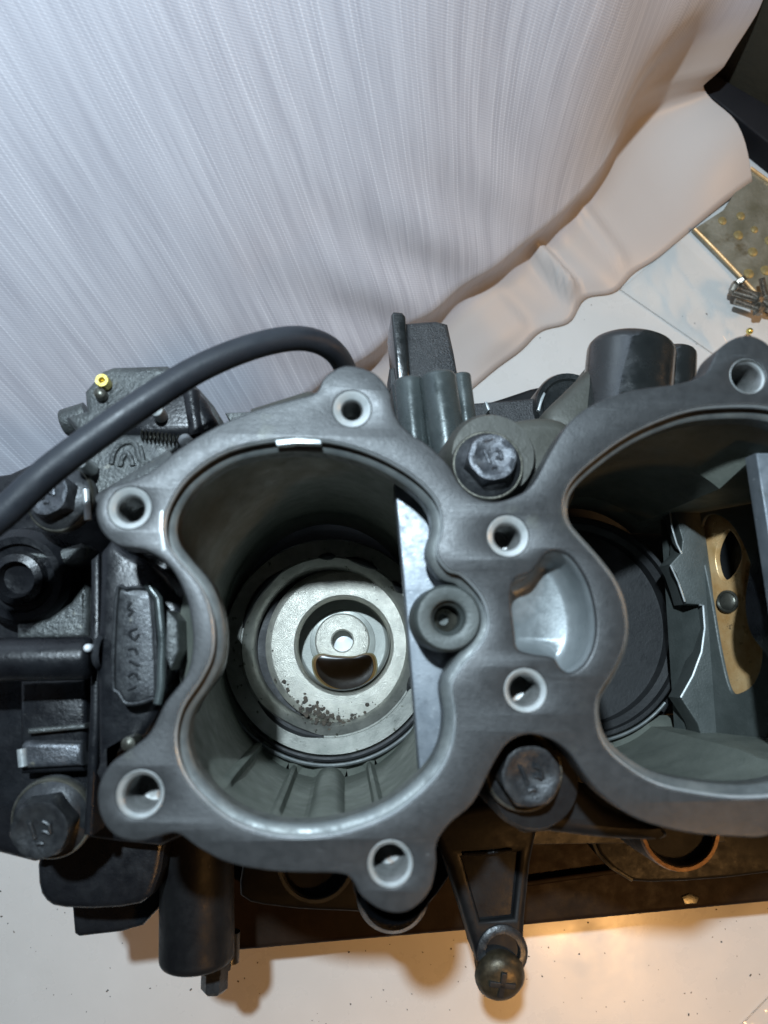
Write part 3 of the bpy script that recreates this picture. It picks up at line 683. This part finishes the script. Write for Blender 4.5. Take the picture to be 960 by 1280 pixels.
# hose on top
hp = [P(-60, 690, .235), P(0, 645, .236), P(60, 590, .236), P(120, 545, .235), P(180, 503, .233), P(250, 460, .229), P(320, 432, .224), P(375, 423, .218), P(412, 435, .210), P(432, 462, .198), P(440, 500, .185)]
bm = bmesh.new(); tube(bm, spline(hp, 6, False), [.0046, .0046, .0045, .0042, .0040, .0038], 20); part('rubber_hose', bm, 'hose')
# hose fitting, cast strip and pipe stubs left of the seam
c = P(28, 722, .178); bm = bmesh.new()
lathe(bm, c, [(.0175, -.01), (.0175, 0), (.0150, .003), (.0125, .0032), (.0118, .001), (.0095, .001), (.0090, .005), (.0065, .006), (.0055, .002), (0, .001)], 44, Matrix.Rotation(math.radians(12), 4, 'X')); part('pipe_fitting', bm, 'black')
pr('cast_strip', [(20, 683), (60, 690), (100, 678), (108, 684), (104, 704), (86, 708), (60, 700), (22, 698)], .15, .181, 'greycast', .002, 0)
pr('cast_strip', [(105, 728), (110, 735), (110, 796), (20, 802), (20, 775), (60, 772), (88, 752)], .15, .176, 'greycast', .002, 0)
bm = bmesh.new(); rounded_tube(bm, P(-60, 826, .196), P(116, 822, .196), px2m(26, .196), .35, 28); pp = part('coolant_pipe', bm, 'black')
stud(109, 810, .2035, 5, 'white', 'screw_dot', .003, False)
bm = bmesh.new(); lathe(bm, P(124, 815, .196), [(.0045, -.0012), (.0060, 0), (.0045, .0012)], 24, Matrix.Rotation(math.pi/2, 4, 'Y')); part('pipe_collar', bm, 'bolt')
pr('pump_block', [(24, 850), (106, 848), (108, 905), (104, 965), (25, 968)], .14, .175, 'black', .002, 0)
pr('pump_step', [(34, 911), (106, 905), (106, 911), (34, 918)], .16, .179, 'greycast', .0008, 0)
pr('polished_pad', [(25, 932), (30, 926), (102, 928), (102, 958), (26, 962)], .16, .178, 'bolt', .002, 0)
bm = bmesh.new(); tube(bm, [P(27, 936, .178), P(29, 958, .178)], .0016, 10); part('pad_edge', bm, 'zinc')
pr('seam_plate', [(113, 700), (124, 690), (124, 900), (115, 1045), (104, 1045), (112, 880)], .13, .190, 'black', .0012, 0)
pr('joint_face', [(124, 690), (160, 690), (205, 720), (236, 790), (205, 870), (180, 920), (140, 945), (122, 980)], .13, .196, 'black', .003, 2)
# raised name pad with worn cast figures
pad = [(146, 742), (158, 736), (180, 735), (190, 748), (196, 860), (188, 874), (160, 880), (148, 866), (141, 850)]
po = pr('name_pad', pad, .18, .204, 'boltdark', .0012, 3)
bm = bmesh.new(); q = spline([P(a, b, .2042) for a, b in pad], 4); tube(bm, q+[q[0]], .0007, 8, False); part('pad_rim', bm, 'boltdark', po)
for pts in ([(164, 752), (160, 760), (166, 764), (160, 770)], [(172, 785), (162, 790), (168, 800), (174, 792)], [(160, 812), (168, 810), (172, 818)], [(162, 826), (174, 832)], [(160, 846), (168, 840), (174, 850)], [(160, 862), (170, 858)]):
    bm = bmesh.new(); tube(bm, spline([P(a, b, .2040) for a, b in pts], 3, False), .0006, 6); part('raised_mark', bm, 'boltdark', po)
bm = bmesh.new(); tube(bm, [P(a, b, .208) for a, b in [(184, 730), (198, 748), (203, 800), (201, 860), (197, 880)]], .0014, 10); part('pad_wall', bm, 'sheen')
pr('pale_patch', [(208, 762), (222, 775), (224, 812), (213, 838), (206, 820)], .19, .214, 'greycast', .001, 0)
stud(160, 930, .205, 9, 'washer', 'screw_pin', .01, False)

# lower left bracket, round motor and nut
pr('lower_bracket', [(50, 1060), (46, 1105), (56, 1128), (80, 1137), (150, 1136), (190, 1120), (205, 1060), (200, 1030), (90, 1040)], .10, .150, 'black', .003, 2)
pr('lower_bracket', [(88, 1120), (92, 1168), (98, 1172), (150, 1166), (178, 1158), (202, 1132), (205, 1080), (95, 1080)], .08, .115, 'black', .002, 0)
bm = bmesh.new(); rounded_tube(bm, P(246, 990, .125), P(246, 1206, .125), px2m(42, .125), .25, 40); part('motor_can', bm, 'blackmatte')
bm = bmesh.new(); rounded_tube(bm, P(275, 1010, .11), P(276, 1200, .11), px2m(16, .11), .3, 20); part('motor_rail', bm, 'brownblack')
c = P(268, 1226, .105); bm = bmesh.new()
lathe(bm, c, [(0, -.012), (.0066, -.012), (.0066, -.004), (.0056, -.004), (.0056, .003), (.0040, .0045), (0, .0045)], 6, Matrix.Rotation(math.pi/2, 4, 'X')); part('motor_nut', bm, 'boltdark')
c = P(286, 1196, .10); bm = bmesh.new(); lathe(bm, c, [(.0045, -.01), (.0045, .002), (0, .003)], 20, Matrix.Rotation(math.pi/2, 4, 'X')); part('motor_screw', bm, 'boltdark')

# ------------------------------------------------------------------ things on the table
# perforated metal sheet
sh = [(866, 287), (905, 262), (940, 208), (975, 236), (1060, 320), (1050, 460), (962, 384)]
SH = empty('metal_sheet', tuple(P(950, 310, 0))); tag(SH, 'stained brownish metal sheet with dimples lying beside the cloth hem', 'metal sheet')
bm = bmesh.new(); prism(bm, W(sh, .0035), .0012, .0035, .0004); part('sheet', bm, 'gasketmetal', SH)
bm = bmesh.new(); tube(bm, spline([P(a, b, .0038) for a, b in [(868, 286), (895, 313), (930, 350), (962, 384), (1010, 425)]], 3, False), .0011, 8); part('rolled_edge', bm, 'copper', SH)
bm = bmesh.new(); tube(bm, [P(a, b, .0038) for a, b in [(938, 210), (960, 226), (1000, 262)]], .0012, 8); part('rolled_edge', bm, 'copper', SH)
for a, b in ((903, 276), (923, 294), (941, 315), (957, 338), (926, 270), (943, 287), (962, 301), (936, 342)):
    bm = bmesh.new(); c = P(a, b, .0036); r = random.uniform(.0026, .0038)
    lathe(bm, c, [(r, -.0004), (r*.85, .0004), (r*.4, .0009), (0, .001)], 18); part('dimple', bm, 'gasketspot', SH)

# plastic bag
def film(name, pts_px, z, wob, label, cat):
    c = [P(a, b, z) for a, b in pts_px]; bm = bmesh.new(); n = 26; rows = []
    for i in range(n+1):
        u = i/n; row = []
        for j in range(n+1):
            v = j/n; p = (c[0]*(1-u)+c[1]*u)*(1-v)+(c[3]*(1-u)+c[2]*u)*v
            e = min(u, v, 1-u, 1-v)*4; e = min(1, e)
            p = p+Vector((0, 0, e*wob*(.6+.4*math.sin(u*7+v*4)+.12*math.sin(v*17-u*7)+.16*math.sin(u*31+v*11)*math.sin(v*27)+.22*max(0, math.sin(u*13-v*21))**6))); row.append(p)
        rows.append(row)
    grid(bm, rows); e = empty(name, tuple((c[0]+c[2])/2)); tag(e, label, cat)
    part('film', bm, 'film', e, 180)
    bm = bmesh.new(); tube(bm, [c[3], (c[3]+c[2])/2, c[2]], .0003, 6); part('seam', bm, 'film', e)
    bm = bmesh.new(); tube(bm, [c[0], (c[3]+c[0])/2, c[3]], .0003, 6); part('seam', bm, 'film', e)
    return e
film('plastic_bag', [(850, 300), (985, 420), (905, 452), (775, 362)], .0012, .0045, 'clear plastic bag lying flat under the small loose bolts at the right', 'plastic bag')
film('streak_film', [(1010, 1195), (1090, 1300), (985, 1390), (925, 1283)], .0012, .005, 'clear plastic film added for a bright streak at the bottom right corner of the table', 'plastic film')  # film added to carry a bright light streak

# small bolts
def small_bolt(name, px, py, z, yaw, pitch, L_, label):
    c = P(px, py, z); e = empty(name, tuple(c)); tag(e, label, 'bolt', 'small bolts on the plastic bag')
    T = Matrix.Translation(c) @ Matrix.Rotation(yaw, 4, 'Z') @ Matrix.Rotation(math.pi/2-pitch, 4, 'Y')
    bm = bmesh.new(); lathe(bm, (0, 0, 0), [(0, -.0030), (.0036, -.0028), (.0040, -.0022), (.0040, 0), (.0020, 0)], 6); lathe(bm, (0, 0, 0), [(.0046, 0), (.0046, .0006), (.0019, .0007)], 20); bm.transform(T); part('head', bm, 'bag_bolt', e)
    bm = bmesh.new(); pf = []; z_ = .0005
    while z_ < L_: pf += [(.0021, z_), (.0018, z_+.0004)]; z_ += .0008
    pf += [(0, L_)]; lathe(bm, (0, 0, 0), pf, 12); bm.transform(T); part('shank', bm, 'bag_bolt', e)
zt_ = .0125
small_bolt('small_bolt', 919, 360, zt_, -.35, .05, .016, 'leftmost small bolt of the heap, its head pointing towards the cloth hem')
small_bolt('small_bolt', 926, 353, zt_, -1.0, -.1, .014, 'small bolt at the top of the heap, against the metal sheet edge')
small_bolt('small_bolt', 946, 374, zt_, 2.9, .05, .016, 'small bolt in the middle of the heap with its head to the right')
small_bolt('small_bolt', 947, 386, zt_, 2.8, .0, .015, 'small bolt at the bottom of the heap, lowest on the plastic bag')
small_bolt('small_bolt', 957, 371, zt_, 1.9, .3, .012, 'small bolt slanting up at the right of the heap, close to the sheet edge')
small_bolt('small_bolt', 962, 382, zt_, 2.6, .1, .014, 'small bolt cut by the right border of the photo')
c = P(937, 414, .009); bm = bmesh.new(); bmesh.ops.create_uvsphere(bm, u_segments=14, v_segments=8, radius=.0022, matrix=Matrix.Translation(c)); tag(finish('lit_bolt_end', bm, M['brass']), 'tiny brass bead standing in for a warmly lit bolt end on the plastic bag below the small bolts', 'bead')  # bead added for a bolt end, its warm light put into brass colour

# grit on the table
bm = bmesh.new()
for i in range(150):
    px, py = (random.uniform(0, 290), random.uniform(1090, 1280)) if i < 45 else (random.uniform(290, 960), random.uniform(1130, 1280)) if i < 130 else (random.uniform(600, 900), random.uniform(380, 480))
    c = P(px, py, 0); s = random.choice((.00018, .00022, .0003, .0003, .00045))
    bmesh.ops.create_icosphere(bm, subdivisions=1, radius=s, matrix=Matrix.Translation((c.x, c.y, s*.4)) @ Matrix.Rotation(random.uniform(0, 3), 4, 'Z') @ Matrix.Diagonal((random.uniform(1, 2.2), 1, .6, 1)))
tag(finish('table_grit', bm, M['speck']), 'fine dark grit scattered over the white table top', 'grit', kind='stuff')
